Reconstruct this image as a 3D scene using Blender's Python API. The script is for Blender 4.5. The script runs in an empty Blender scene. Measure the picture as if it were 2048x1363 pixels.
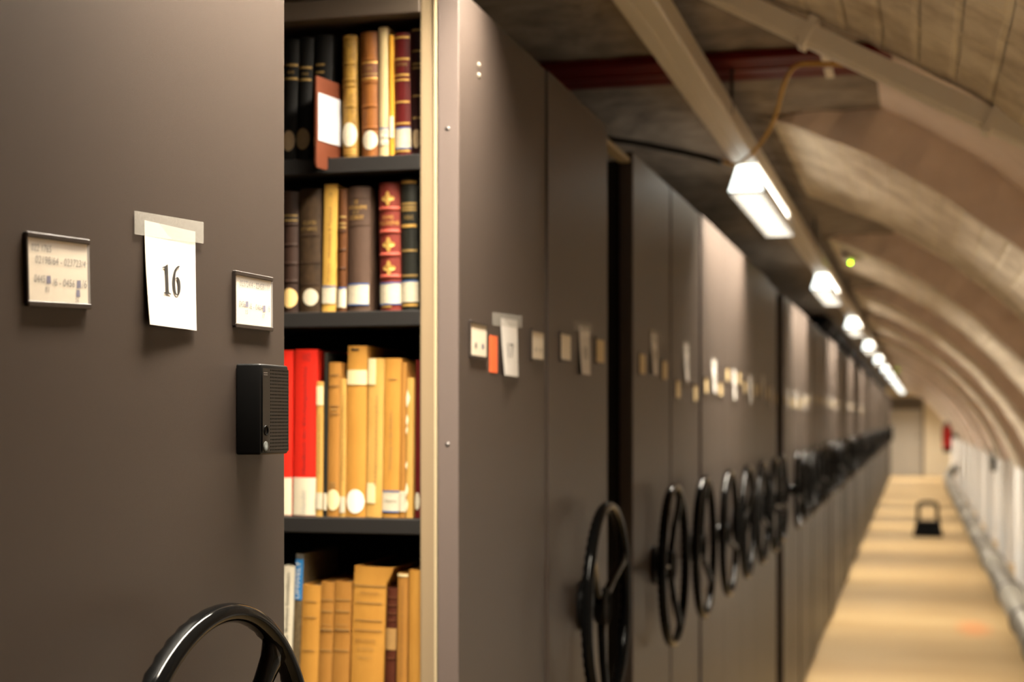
import bpy, bmesh, math, random
from math import sin, cos, tan, atan, atan2, pi, sqrt, radians
from mathutils import Vector, Matrix

random.seed(7)
SC = bpy.context.scene
COL = SC.collection

# ------------------------------------------------------------------ camera
F, CXP, CYP = 3080.0, 1024.0, 681.5        # focal length and frame centre, 2048x1363 frame
HY = 838.0                                  # horizon row
PSI = atan(805.0 / F)                       # yaw of the view away from the aisle axis
CAM_H = 1.488
cam_d = bpy.data.cameras.new('camera')
cam = bpy.data.objects.new('camera', cam_d)
COL.objects.link(cam)
cam.location = (0, 0, CAM_H)
cam.rotation_euler = (pi / 2, 0, PSI)
cam_d.sensor_width = 36
cam_d.lens = F / 2048 * 36
cam_d.shift_y = (HY - CYP) / 2048
cam_d.clip_start = 0.05
cam_d.dof.use_dof = True
cam_d.dof.focus_distance = 1.36
cam_d.dof.aperture_fstop = 6.2
cam_d.dof.aperture_blades = 9
SC.camera = cam

# ------------------------------------------------------------------ world, exposure
W = bpy.data.worlds.new('world')
SC.world = W
W.use_nodes = True
W.node_tree.nodes['Background'].inputs[0].default_value = (1, .86, .7, 1)
W.node_tree.nodes['Background'].inputs[1].default_value = 0.01
SC.view_settings.view_transform = 'Standard'
SC.view_settings.look = 'None'
SC.view_settings.gamma = 1
SC.view_settings.exposure = 0.0
SC.view_settings.use_curve_mapping = False
SC.cycles.use_denoising = True
SC.cycles.max_bounces = 8
SC.cycles.diffuse_bounces = 5
SC.cycles.glossy_bounces = 4
SC.cycles.sample_clamp_indirect = 6

# lamp row: light given by each fitting (its area light is made in the lamp builder)
LAMP_W = 116.0          # watts of the downward opening
LAMP_SPREAD = 180
VAULT_GLOW_E = 13.0           # glow strips added under the track to light the vault
END_E = 3.0
LOUVRE_A = 0.018
LAMP_COL = (1.0, .89, .73)

# ------------------------------------------------------------------ measuring helpers
def D_of(x, c):                             # distance along the optical axis of a point on the plane X=-c seen in column x
    return F * c / (cos(PSI) * (1829.0 - x))

def PP(x, y, c=.6):                         # pixel -> (depth along aisle, height) on the plane X=-c
    d = D_of(x, c)
    return (d - c * sin(PSI)) / cos(PSI), CAM_H + (HY - y) * d / F

def SH(x, y, Z):                            # pixel -> (X, height) on the plane Y=Z
    X = -Z * tan(PSI - atan((x - CXP) / F))
    d = Z * cos(PSI) - X * sin(PSI)
    return X, CAM_H + (HY - y) * d / F

# ------------------------------------------------------------------ materials
def srgb(*c):
    return tuple((v / 255 / 12.92) if v / 255 <= .04045 else ((v / 255 + .055) / 1.055) ** 2.4 for v in c)

MATS = {}
def mat(name, col, rough=.5, metal=0, spec=.5, noise=None, bump=None, emit=None, alpha=None, coat=0, stretch=None):
    """noise = (scale, amount, second colour); bump = (scale, strength)"""
    if name in MATS:
        return MATS[name]
    m = bpy.data.materials.new(name)
    m.use_nodes = True
    nt = m.node_tree
    b = nt.nodes['Principled BSDF']
    b.inputs['Base Color'].default_value = (*col, 1)
    b.inputs['Roughness'].default_value = rough
    b.inputs['Metallic'].default_value = metal
    b.inputs['Specular IOR Level'].default_value = spec
    b.inputs['Coat Weight'].default_value = coat
    tc = nt.nodes.new('ShaderNodeTexCoord')
    src = tc.outputs['Object']
    if stretch:
        mp = nt.nodes.new('ShaderNodeMapping')
        mp.inputs['Scale'].default_value = stretch
        nt.links.new(src, mp.inputs[0])
        src = mp.outputs[0]
    if noise:
        n = nt.nodes.new('ShaderNodeTexNoise')
        n.inputs['Scale'].default_value = noise[0]
        n.inputs['Detail'].default_value = 6
        n.inputs['Roughness'].default_value = .62
        nt.links.new(src, n.inputs['Vector'])
        r = nt.nodes.new('ShaderNodeValToRGB')
        a = noise[1]
        r.color_ramp.elements[0].position = .5 - .2
        r.color_ramp.elements[1].position = .5 + .2
        c2 = noise[2]
        r.color_ramp.elements[0].color = (*[col[i] * (1 - a) + c2[i] * a for i in range(3)], 1)
        r.color_ramp.elements[1].color = (*col, 1)
        nt.links.new(n.outputs['Fac'], r.inputs[0])
        nt.links.new(r.outputs[0], b.inputs['Base Color'])
    if bump:
        n = nt.nodes.new('ShaderNodeTexNoise')
        n.inputs['Scale'].default_value = bump[0]
        n.inputs['Detail'].default_value = 4
        nt.links.new(src, n.inputs['Vector'])
        bp = nt.nodes.new('ShaderNodeBump')
        bp.inputs['Strength'].default_value = bump[1]
        bp.inputs['Distance'].default_value = .002 if len(bump) < 3 else bump[2]
        nt.links.new(n.outputs['Fac'], bp.inputs['Height'])
        nt.links.new(bp.outputs[0], b.inputs['Normal'])
    if emit:
        b.inputs['Emission Color'].default_value = (*emit[0], 1)
        b.inputs['Emission Strength'].default_value = emit[1]
    if alpha is not None:
        b.inputs['Alpha'].default_value = alpha
    MATS[name] = m
    return m

PANEL = mat('grey_powder_coat', (.044, .0328, .0268), .42, 0, .32, noise=(900, .40, (.023, .017, .0135)), bump=(1400, .22, .0006))
EDGE = mat('panel_edge_strip', (.125, .096, .084), .5)
CARC = mat('dark_carcass', (.008, .007, .006), .7, 0, .15)
SHELF = mat('charcoal_shelf', (.017, .0155, .0145), .5, 0, .25)
BEIGE = mat('beige_upright', (.265, .195, .115), .5)
CANOPY = mat('canopy_grey', (.10, .075, .055), .5)
BLACKG = mat('glossy_black', (.003, .003, .003), .09, 0, .075, bump=(70, .03))
BLACKM = mat('black_plastic', (.004, .004, .004), .38, 0, .16)
BLACKR = mat('black_rubber', (.003, .003, .003), .7, 0, .1)
RAILM = mat('brown_metal_rail', (.022, .016, .013), .4, 0, .35)
CARD = mat('cream_card', (.60, .52, .40), .6, noise=(300, .12, (.4, .33, .24)))
CARDY = mat('yellowed_card', (.48, .36, .18), .6)
PAPER = mat('white_paper', (.55, .515, .47), .7, noise=(250, .08, (.5, .46, .42)))
TAPE = mat('frosted_tape', (.62, .60, .55), .5, alpha=.27, noise=(500, .8, (.2, .18, .15)))
INK = mat('black_ink', (.012, .010, .009), .6)
PENCIL = mat('grey_pencil', (.085, .075, .07), .7)
BLUEINK = mat('blue_ink', (.018, .014, .10), .6)
CLEAR = mat('clear_plastic', (.9, .88, .85), .08, alpha=.10)
ORANGE = mat('orange_sticker', (.85, .13, .03), .5)
SCREWM = mat('screw_metal', (.09, .08, .075), .4, .6)
WALLW = mat('white_wall_paint', (.90, .89, .87), .8, noise=(3, .2, (.74, .71, .67)), bump=(18, .4, .01))
FLOORM = None
TRACKM = mat('cream_track', (.52, .46, .36), .45)
CONDM = mat('white_conduit', (.74, .67, .57), .5)
REDB = mat('red_paint', (.11, .006, .003), .6, 0, .12, noise=(12, .3, (.05, .003, .003)))
ORCAB = mat('orange_cable', (.60, .35, .05), .45)
DKCAB = mat('dark_cable', (.02, .018, .015), .6)
PIPEM = mat('galvanised_pipe', (.31, .295, .255), .45, .2, noise=(25, .35, (.20, .19, .165)))
COLLAR = mat('pipe_collar', (.16, .15, .135), .4, .5)
DOORM = mat('grey_door', (.55, .52, .46), .5)
DFRAME = mat('door_frame', (.20, .17, .13), .5)
FIRER = mat('extinguisher_red', (.45, .012, .010), .3)

def ceiling_mat():
    m = bpy.data.materials.new('whitewashed_brick')
    m.use_nodes = True
    nt = m.node_tree
    b = nt.nodes['Principled BSDF']
    b.inputs['Roughness'].default_value = .85
    b.inputs['Specular IOR Level'].default_value = .2
    uv = nt.nodes.new('ShaderNodeUVMap')
    br = nt.nodes.new('ShaderNodeTexBrick')
    br.inputs['Color1'].default_value = (.80, .715, .58, 1)
    br.inputs['Color2'].default_value = (.75, .665, .54, 1)
    br.inputs['Mortar'].default_value = (.83, .74, .58, 1)
    br.inputs['Scale'].default_value = 1
    br.inputs['Mortar Size'].default_value = .009
    br.inputs['Mortar Smooth'].default_value = .6
    br.inputs['Brick Width'].default_value = .25
    br.inputs['Row Height'].default_value = .078
    nt.links.new(uv.outputs[0], br.inputs['Vector'])
    n = nt.nodes.new('ShaderNodeTexNoise')
    n.inputs['Scale'].default_value = 5
    n.inputs['Detail'].default_value = 8
    n.inputs['Roughness'].default_value = .7
    nt.links.new(uv.outputs[0], n.inputs['Vector'])
    rp = nt.nodes.new('ShaderNodeValToRGB')
    rp.color_ramp.elements[0].position = .33
    rp.color_ramp.elements[0].color = (.55, .5, .46, 1)
    rp.color_ramp.elements[1].position = .6
    rp.color_ramp.elements[1].color = (1, 1, 1, 1)
    nt.links.new(n.outputs['Fac'], rp.inputs[0])
    mx = nt.nodes.new('ShaderNodeMix')
    mx.data_type = 'RGBA'
    mx.blend_type = 'MULTIPLY'
    mx.inputs[0].default_value = 1
    nt.links.new(br.outputs['Color'], mx.inputs[6])
    nt.links.new(rp.outputs[0], mx.inputs[7])
    nt.links.new(mx.outputs[2], b.inputs['Base Color'])
    b1 = nt.nodes.new('ShaderNodeBump')
    b1.inputs['Strength'].default_value = .6
    b1.inputs['Distance'].default_value = .008
    b1.invert = True
    nt.links.new(br.outputs['Fac'], b1.inputs['Height'])
    b2 = nt.nodes.new('ShaderNodeBump')
    b2.inputs['Strength'].default_value = .6
    b2.inputs['Distance'].default_value = .02
    nt.links.new(n.outputs['Fac'], b2.inputs['Height'])
    nt.links.new(b1.outputs[0], b2.inputs['Normal'])
    nt.links.new(b2.outputs[0], b.inputs['Normal'])
    return m
CEILM = ceiling_mat()
MAUVE = mat('mauve_shaded_plaster', (.86, .73, .65), .9, 0, .2, noise=(9, .35, (.56, .46, .41)), bump=(16, .6, .015))  # mauve cast of shaded steps and bays put into the plaster colour
PLAST = mat('grey_rough_plaster', (.34, .285, .23), .9, 0, .2, noise=(9, .75, (.10, .08, .065)), bump=(14, .7, .02))

def floor_mat():
    m = bpy.data.materials.new('tan_floor_boards')
    m.use_nodes = True
    nt = m.node_tree
    b = nt.nodes['Principled BSDF']
    b.inputs['Roughness'].default_value = .5
    b.inputs['Specular IOR Level'].default_value = .3
    tc = nt.nodes.new('ShaderNodeTexCoord')
    mp = nt.nodes.new('ShaderNodeMapping')
    mp.inputs['Scale'].default_value = (.5, 1.3, 1)
    nt.links.new(tc.outputs['Object'], mp.inputs[0])
    n = nt.nodes.new('ShaderNodeTexNoise')
    n.inputs['Scale'].default_value = 1.6
    n.inputs['Detail'].default_value = 7
    nt.links.new(mp.outputs[0], n.inputs['Vector'])
    rp = nt.nodes.new('ShaderNodeValToRGB')
    rp.color_ramp.elements[0].position = .35
    rp.color_ramp.elements[0].color = (.40, .275, .132, 1)
    rp.color_ramp.elements[1].position = .65
    rp.color_ramp.elements[1].color = (.465, .335, .17, 1)
    nt.links.new(n.outputs['Fac'], rp.inputs[0])
    # worn orange marking on the floor
    g = nt.nodes.new('ShaderNodeVectorMath'); g.operation = 'SUBTRACT'
    nt.links.new(tc.outputs['Object'], g.inputs[0]); g.inputs[1].default_value = (.41, 11.45, 0)
    s = nt.nodes.new('ShaderNodeVectorMath'); s.operation = 'MULTIPLY'
    nt.links.new(g.outputs[0], s.inputs[0]); s.inputs[1].default_value = (6.2, 1.7, 0)
    ln = nt.nodes.new('ShaderNodeVectorMath'); ln.operation = 'LENGTH'
    nt.links.new(s.outputs[0], ln.inputs[0])
    r2 = nt.nodes.new('ShaderNodeValToRGB')
    r2.color_ramp.elements[0].position = .3; r2.color_ramp.elements[0].color = (.6, .6, .6, 1)
    r2.color_ramp.elements[1].position = 1.0; r2.color_ramp.elements[1].color = (0, 0, 0, 1)
    nt.links.new(ln.outputs['Value'], r2.inputs[0])
    mx = nt.nodes.new('ShaderNodeMix'); mx.data_type = 'RGBA'
    nt.links.new(r2.outputs[0], mx.inputs[0])
    nt.links.new(rp.outputs[0], mx.inputs[6]); mx.inputs[7].default_value = (.62, .24, .09, 1)
    nt.links.new(mx.outputs[2], b.inputs['Base Color'])
    return m
FLOORM = floor_mat()

# ------------------------------------------------------------------ mesh helpers
class MB:
    def __init__(s):
        s.v, s.f = [], []
    def add(s, verts, faces):
        k = len(s.v)
        s.v += [tuple(p) for p in verts]
        s.f += [tuple(i + k for i in f) for f in faces]
        return s
    def box(s, x0, x1, y0, y1, z0, z1, bevel=0, seg=2):
        v = [(x, y, z) for x in (x0, x1) for y in (y0, y1) for z in (z0, z1)]
        f = [(0, 1, 3, 2), (4, 6, 7, 5), (0, 4, 5, 1), (2, 3, 7, 6), (0, 2, 6, 4), (1, 5, 7, 3)]
        if bevel:
            bm = bmesh.new()
            bv = [bm.verts.new(p) for p in v]
            for q in f:
                bm.faces.new([bv[i] for i in q])
            bmesh.ops.bevel(bm, geom=bm.edges[:], offset=bevel, segments=seg, affect='EDGES', profile=.5)
            bm.verts.index_update()
            v = [tuple(p.co) for p in bm.verts]
            f = [tuple(p.index for p in q.verts) for q in bm.faces]
            bm.free()
        return s.add(v, f)
    def tube(s, pts, r, n=10, cap=True, sq=None):
        """round tube through pts; r number or list"""
        pts = [Vector(p) for p in pts]
        rings = []
        up = None
        for i, p in enumerate(pts):
            t = (pts[min(i + 1, len(pts) - 1)] - pts[max(i - 1, 0)]).normalized()
            if up is None:
                up = t.orthogonal().normalized()
            else:
                up = (up - t * up.dot(t)).normalized()
            sd = t.cross(up)
            rr = r[i] if isinstance(r, (list, tuple)) else r
            rings.append([p + (up * cos(2 * pi * k / n) + sd * sin(2 * pi * k / n)) * rr for k in range(n)])
        v = [q for ring in rings for q in ring]
        f = []
        for i in range(len(rings) - 1):
            for k in range(n):
                a, b = i * n + k, i * n + (k + 1) % n
                f.append((a, b, b + n, a + n))
        if cap:
            f.append(tuple(range(n - 1, -1, -1)))
            f.append(tuple(range((len(rings) - 1) * n, len(rings) * n)))
        return s.add(v, f)
    def prism(s, poly, axis, a0, a1):
        """2-D polygon extruded along axis ('x','y','z')"""
        def P(u, w, a):
            return {'x': (a, u, w), 'y': (u, a, w), 'z': (u, w, a)}[axis]
        n = len(poly)
        v = [P(u, w, a0) for u, w in poly] + [P(u, w, a1) for u, w in poly]
        f = [tuple(range(n)), tuple(range(2 * n - 1, n - 1, -1))]
        f += [(i, (i + 1) % n + 0, (i + 1) % n + n, i + n) for i in range(n)]
        return s.add(v, f)
    def lathe(s, prof, axis='z', n=24, centre=(0, 0, 0)):
        """prof = [(r, a)...] around axis"""
        v, f = [], []
        for r, a in prof:
            for k in range(n):
                t = 2 * pi * k / n
                u, w = r * cos(t), r * sin(t)
                p = {'x': (a, u, w), 'y': (u, a, w), 'z': (u, w, a)}[axis]
                v.append((p[0] + centre[0], p[1] + centre[1], p[2] + centre[2]))
        for i in range(len(prof) - 1):
            for k in range(n):
                a, b = i * n + k, i * n + (k + 1) % n
                f.append((a, b, b + n, a + n))
        f.append(tuple(range(n - 1, -1, -1)))
        f.append(tuple(range((len(prof) - 1) * n, len(prof) * n)))
        return s.add(v, f)
    def build(s, name, m, parent=None, smooth=False, loc=None, rot=None):
        me = bpy.data.meshes.new(name)
        me.from_pydata(s.v, [], s.f)
        bm = bmesh.new(); bm.from_mesh(me)
        bmesh.ops.recalc_face_normals(bm, faces=bm.faces[:])
        bm.to_mesh(me); bm.free()
        me.materials.append(m)
        if smooth:
            me.polygons.foreach_set('use_smooth', [True] * len(me.polygons))
            if smooth != True:
                me.set_sharp_from_angle(angle=smooth)
        return link(name, me, parent, loc, rot)

def link(name, data, parent=None, loc=None, rot=None):
    o = bpy.data.objects.new(name, data)
    COL.objects.link(o)
    if parent: o.parent = parent
    if loc: o.location = loc
    if rot: o.rotation_euler = rot
    return o

def thing(name, label, cat, loc=(0, 0, 0), rot=None, group=None):
    o = link(name, None, None, loc, rot)
    o.empty_display_size = .05
    return tag(o, label, cat, group)

def tag(o, label, cat, group=None):
    o['label'] = label
    o['category'] = cat
    if group: o['group'] = group
    return o

def struct(o, label=None):
    o['kind'] = 'structure'
    if label: o['label'] = label
    return o

TXT = {}
def text_geo(s):
    """glyph outlines of a string: verts 2-D scaled to unit box, faces, aspect"""
    if s in TXT: return TXT[s]
    cu = bpy.data.curves.new('lettering', 'FONT')
    cu.body = s; cu.size = 1; cu.resolution_u = 3
    ob = bpy.data.objects.new('lettering', cu)
    me = bpy.data.meshes.new_from_object(ob)
    vs = [tuple(v.co)[:2] for v in me.vertices]
    fs = [tuple(p.vertices) for p in me.polygons]
    x0, x1 = min(v[0] for v in vs), max(v[0] for v in vs)
    y0, y1 = min(v[1] for v in vs), max(v[1] for v in vs)
    vs = [((v[0] - x0) / (x1 - x0), (v[1] - y0) / (y1 - y0)) for v in vs]
    bpy.data.objects.remove(ob); bpy.data.curves.remove(cu); bpy.data.meshes.remove(me)
    TXT[s] = (vs, fs)
    return TXT[s]

# ------------------------------------------------------------------ the setting
Z_END = 42.0
Y0 = -6.0
VC, VH = -1.11, CAM_H - 1.146               # barrel vault axis
R_RIB, R_REC = 2.136, 2.27
FLAT = CAM_H + .884                        # flat plaster over the shelving
SPLIT = 1.06                                # height where wall meets vault
segs = []                                   # (y0, y1, R)
y = 1.45 - 3.05 * 2
segs.append((Y0, y, R_REC))
while y < Z_END:
    segs.append((max(y, Y0), min(y + 1.6, Z_END), R_RIB))
    if y + 1.6 < Z_END:
        segs.append((y + 1.6, min(y + 3.05, Z_END), R_REC))
    y += 3.05

def vault_pt(R, th):                        # th from right horizontal (0) to left (pi)
    return VC + R * cos(th), VH + R * sin(th)

def jit(a, b):                              # rough plaster, repeatable
    return (sin(a * 13.1 + b * 7.7) * sin(a * 5.3 - b * 11.9) + .6 * sin(a * 31 + b * 23) * sin(b * 41 - a * 17)) * .5

def build_vault():
    mb = MB(); uvs = []
    def grid(R, ya, yb, th0, th1, nth, ny):
        k = len(mb.v)
        for j in range(ny + 1):
            yy = ya + (yb - ya) * j / ny
            for i in range(nth + 1):
                th = th0 + (th1 - th0) * i / nth
                edge = j in (0, ny)
                rr = R + jit(th * 3, yy) * .007
                dy = jit(th * 9, yy * 3) * .016 if edge else 0
                x, z = vault_pt(rr, th)
                z = min(z, FLAT + (rr - R) * 1.2)
                mb.v.append((x, yy + dy, z)); uvs.append((th * R, yy))
        for j in range(ny):
            for i in range(nth):
                a = k + j * (nth + 1) + i
                mb.f.append((a, a + 1, a + nth + 2, a + nth + 1))
        return k, k + ny * (nth + 1)
    th0 = math.asin((SPLIT - VH) / R_RIB)
    nth = 110
    prev = None
    REC = set()
    for ya, yb, R in segs:
        f0 = len(mb.f)
        a, b = grid(R, ya, yb, th0, pi, nth, 10)
        if R == R_REC: REC.update(range(f0, len(mb.f)))
        if prev is not None:                # step between rib and recess
            k = len(mb.v)
            for i in range(nth + 1):
                mb.v.append(mb.v[prev + i]); uvs.append((th0 + (pi - th0) * i / nth, 0))
            for i in range(nth + 1):
                mb.v.append(mb.v[a + i]); uvs.append(((th0 + (pi - th0) * i / nth) , .14))
            for i in range(nth):
                mb.f.append((k + i, k + i + 1, k + nth + 2 + i, k + nth + 1 + i))
        prev = b
    me = bpy.data.meshes.new('ceiling')
    me.from_pydata(mb.v, [], mb.f)
    ul = me.uv_layers.new(name='UVMap')
    for lp in me.loops:
        ul.data[lp.index].uv = (uvs[lp.vertex_index][1], uvs[lp.vertex_index][0])
    me.materials.append(CEILM); me.materials.append(PLAST); me.materials.append(MAUVE)
    for p in me.polygons:
        if all(me.vertices[v].co.z > FLAT - .02 for v in p.vertices): p.material_index = 1
        elif abs(p.normal.y) > .85: p.material_index = 2
        elif p.index in REC: p.material_index = 2
    struct(link('ceiling', me), 'whitewashed brick barrel vault with ribs and deeper bays')

    # right-hand wall: pilasters under the ribs, recessed panels between them
    wb = MB()
    z_levels = [0, .12, .25, .4, .6, .8, SPLIT]
    def wx(R, z):
        return .916 + (.26 if R == R_REC else 0)
    def strip(R, ya, yb):
        k = len(wb.v)
        for yy in (ya, yb):
            for z in z_levels:
                wb.v.append((wx(R, z), yy, z))
        n = len(z_levels)
        for i in range(n - 1):
            wb.f.append((k + i, k + i + 1, k + n + i + 1, k + n + i))
        return k, k + n
    prevk = None
    for ya, yb, R in segs:
        mids = [(ya, yb, R)]
        for a, b, RR in mids:
            k0, k1 = strip(RR, a, b)
            if prevk is not None:
                n = len(z_levels)
                for i in range(n - 1):
                    wb.f.append((prevk + i, prevk + i + 1, k0 + i + 1, k0 + i))
            prevk = k1
    struct(wb.build('wall_right', WALLW), 'white wall of piers and recesses under the vault')
build_vault()

struct(MB().box(-3.45, 1.25, Y0, Z_END + .1, -.06, 0).build('floor', FLOORM), 'tan floor of the aisle')
struct(MB().box(-3.5, -3.38, Y0, Z_END + .1, 0, 1.3).build('wall_left', WALLW))
struct(MB().box(-3.5, 1.3, Y0 - .1, Y0, 0, 2.9).build('wall_front', WALLW))
# end wall with a door opening
ENDW = mat('cream_end_wall', (.85, .77, .60), .8, noise=(2, .12, (.75, .66, .5)))
ew = MB()
DX0, DX1, DZ = -.64, .18, 2.02
ew.box(-3.5, DX0 - .06, Z_END, Z_END + .12, 0, 2.9)
ew.box(DX1 + .06, 1.3, Z_END, Z_END + .12, 0, 2.9)
ew.box(DX0 - .06, DX1 + .06, Z_END, Z_END + .12, DZ + .06, 2.9)
struct(ew.build('wall_back', ENDW), 'cream end wall of the corridor')
door = struct(link('door_1', None, None, (DX0, Z_END + .03, 0)), 'grey door at the end of the corridor')
MB().box(0, DX1 - DX0, 0, .04, 0, DZ - .28).build('door_leaf', DOORM, door)
MB().box(0, DX1 - DX0, .01, .04, DZ - .28, DZ).build('transom_panel', mat('transom', (.13, .11, .085), .5), door)
fr = MB()
fr.box(-.06, 0, -.05, .09, 0, DZ + .06); fr.box(DX1 - DX0, DX1 - DX0 + .06, -.05, .09, 0, DZ + .06)
fr.box(0, DX1 - DX0, -.05, .09, DZ, DZ + .06)
fr.build('door_frame', DFRAME, door)
dh = MB().box(.68, .76, -.05, -.035, 1.03, 1.05, .004).box(.74, .76, -.05, 0, 1.03, 1.05)
dh.build('door_handle', SCREWM, door)

# ------------------------------------------------------------------ lamp row
LX = -.468
TRACK_H = CAM_H + .73
LAMP_B = CAM_H + .655
DRIFT = .0046                               # the track wanders slightly towards the aisle
LAMP_L, LAMP_P, LAMP_Z0 = 1.095, 3.42, 1.03

tr = thing('lighting_track', 'cream lighting track running the length of the corridor above the shelving', 'track', (LX - DRIFT * 4.5, 0, TRACK_H), (0, 0, -DRIFT))
pf = [(-.036, .05), (-.036, .004), (-.032, 0), (-.006, 0), (-.004, .004), (.004, .004), (.006, 0), (.034, 0), (.038, .004), (.038, .05)]
MB().prism(pf, 'y', -2.0, Z_END - .2).build('rail', TRACKM, tr)
for k in range(14):
    yy = [.75, 3.80][k] if k < 2 else 3.80 + (k - 1) * 3.05
    if yy > Z_END - .5: break
    xh = LX + .036
    top = VH + sqrt(R_REC ** 2 - (xh - VC) ** 2)
    zt = (CAM_H + .865 if k == 1 else min(top, FLAT) + .02)
    MB().tube([(.036, yy, .02), (.036, yy, zt - TRACK_H)], .0045, 8).build('hanging_rod', DKCAB, tr)

SIDEM = mat('cream_trough', (.55, .50, .42), .45)
VAULT_GLOWM = mat('vault_glow_strip', (.8, .8, .78), .4, emit=((1, .91, .77), VAULT_GLOW_E))
BLADE = mat('dark_louvre_blade', (LOUVRE_A, LOUVRE_A, LOUVRE_A * .97), .6, 0, .0)
ENDM = mat('glowing_end_cap', (.8, .8, .78), .4, emit=((.93, 1, .94), END_E))
ORD = 'first second third fourth fifth sixth seventh eighth ninth tenth eleventh twelfth'.split()
def louvre_mesh():                          # cross blades under the tube: cut-off along the aisle, open towards the sides
    mb = MB()
    n = 52
    for i in range(n):
        yy = .01 + (LAMP_L - .02) * i / (n - 1)
        mb.box(-.049, .049, yy - .0006, yy + .0006, -.006, .0065)
    o = mb.build('louvre', BLADE); me = o.data; bpy.data.objects.remove(o)
    return me
LOUVRE = louvre_mesh()
for k in range(13):
    ya = LAMP_Z0 + k * LAMP_P
    if k == 12: ya = 41.25                  # extra fitting off the track, added to brighten the end wall
    elif ya + LAMP_L > Z_END - .3: break
    near = ['glowing strip lamp above the open bookshelf', 'strip lamp nearest in view with glowing end and pale louvre',
            'second strip lamp along the track, beyond the nearest one in view']
    o = thing('strip_lamp', near[k] if k < 3 else (ORD[k - 1] + ' strip lamp in view along the track, a white spot' if k < 7 else 'tiny merged white lamp spots near the corridor end'), 'lamp',
              (LX + DRIFT * (ya - 4.5), ya, LAMP_B), (0, 0, -DRIFT), group='strip lamps far along the track' if k >= 7 else None)
    if k == 12:
        o.location = (-.29, ya - 1.2, LAMP_B); o.rotation_euler = (0, 0, 0); o['group'] = ''
        o['label'] = 'added strip lamp brightening the corridor end, in front of the door'
        del o['group']
    H = TRACK_H - LAMP_B
    tw, bw = .026, .050
    for nm, m_, q0, q1 in (('trough_side', SIDEM, 0, .78), ('vault_glow_strip', VAULT_GLOWM, .78, 1)):  # upper part is an added glowing strip that lights the vault
        sd = MB()
        for s_ in (-1, 1):
            x0, x1 = bw + (tw - bw) * q0, bw + (tw - bw) * q1
            sd.add([(s_ * x0, 0, H * q0), (s_ * x1, 0, H * q1), (s_ * x1, LAMP_L, H * q1), (s_ * x0, LAMP_L, H * q0),
                    (s_ * (x0 - .002), 0, H * q0), (s_ * (x1 - .002), 0, H * q1), (s_ * (x1 - .002), LAMP_L, H * q1), (s_ * (x0 - .002), LAMP_L, H * q0)],
                   [(0, 1, 2, 3), (4, 7, 6, 5), (0, 3, 7, 4), (1, 5, 6, 2), (0, 4, 5, 1), (3, 2, 6, 7)])
        sd.build(nm, m_, o)
    for yy, nm in ((0, 'end_cap'), (LAMP_L, 'end_cap')):
        MB().prism([(-bw, 0), (bw, 0), (tw, H), (-tw, H)], 'y', yy - .002, yy + .002).build(nm, ENDM, o)
    link('louvre', LOUVRE, o)['kind'] = 'stuff'
    MB().box(-.046, .046, .004, LAMP_L - .004, .012, .016).build('reflector', TRACKM, o)
    li = bpy.data.lights.new('lamp_tube', 'AREA')
    li.shape = 'RECTANGLE'
    li.size, li.size_y = .085, LAMP_L - .02
    li.energy = LAMP_W * (.7 if k == 12 else 1)
    li.spread = radians(LAMP_SPREAD)
    li.color = LAMP_COL
    lo = link('lamp_tube', li, o, (0, LAMP_L / 2, .009))

# ------------------------------------------------------------------ shelving units
def handwheel_meshes():
    out = {}
    N, M = 240, 16
    mb = MB()
    Rm, a, b = .1845, .0082, .0105
    for i in range(N):
        t = 2 * pi * i / N
        for j in range(M):
            p = 2 * pi * j / M
            back = max(0, -cos(p) - .25)
            g = 1 + .06 * back * sin(i * 2 * pi / 4)
            rr = Rm + a * sin(p) * g
            xx = b * cos(p) * (1 + .14 * back * sin(i * 2 * pi / 4))
            mb.v.append((xx, rr * cos(t), rr * sin(t)))
    for i in range(N):
        for j in range(M):
            mb.f.append((i * M + j, i * M + (j + 1) % M, ((i + 1) % N) * M + (j + 1) % M, ((i + 1) % N) * M + j))
    o = mb.build('rim', BLACKG, None, True); out['rim'] = o.data; bpy.data.objects.remove(o)
    # spoke: lofted flat bar widening into the rim
    mb = MB()
    st = [(.020, .013, .009, -.010), (.05, .0105, .008, -.010), (.10, .010, .0075, -.007), (.145, .0115, .0075, -.002),
          (.165, .016, .008, 0), (.180, .026, .008, 0)]
    for r, w, d, x in st:
        for k in range(10):
            t = 2 * pi * k / 10
            mb.v.append((x + d * cos(t), r, w * sin(t)))
    for i in range(len(st) - 1):
        for k in range(10):
            mb.f.append((i * 10 + k, i * 10 + (k + 1) % 10, (i + 1) * 10 + (k + 1) % 10, (i + 1) * 10 + k))
    mb.f += [tuple(range(9, -1, -1)), tuple(range(50, 60))]
    o = mb.build('spoke', BLACKG, None, True); out['spoke'] = o.data; bpy.data.objects.remove(o)
    mb = MB().lathe([(.0, -.02), (.031, -.02), (.034, -.015), (.034, -.002), (.0325, .001), (.030, .0005), (.027, -.003), (.0, -.004)], 'x', 28)
    o = mb.build('hub', BLACKR, None, radians(40)); out['hub'] = o.data; bpy.data.objects.remove(o)
    mb = MB().lathe([(.0, -.05), (.044, -.05), (.046, -.047), (.046, -.040), (.030, -.036), (.026, -.034), (.024, -.02), (0, -.02)], 'x', 28)
    o = mb.build('boss', BLACKM, None, radians(40)); out['boss'] = o.data; bpy.data.objects.remove(o)
    return out
WM = handwheel_meshes()

def handwheel(cab, ang, yc=0.0):
    w = link('handwheel', WM['rim'], cab, (.05, yc, 1.144), (ang, 0, 0))
    for i in range(3):
        link('spoke', WM['spoke'], w, (0, 0, 0), (i * 2 * pi / 3, 0, 0))
    link('hub', WM['hub'], w); link('boss', WM['boss'], w)
    return w

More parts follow.
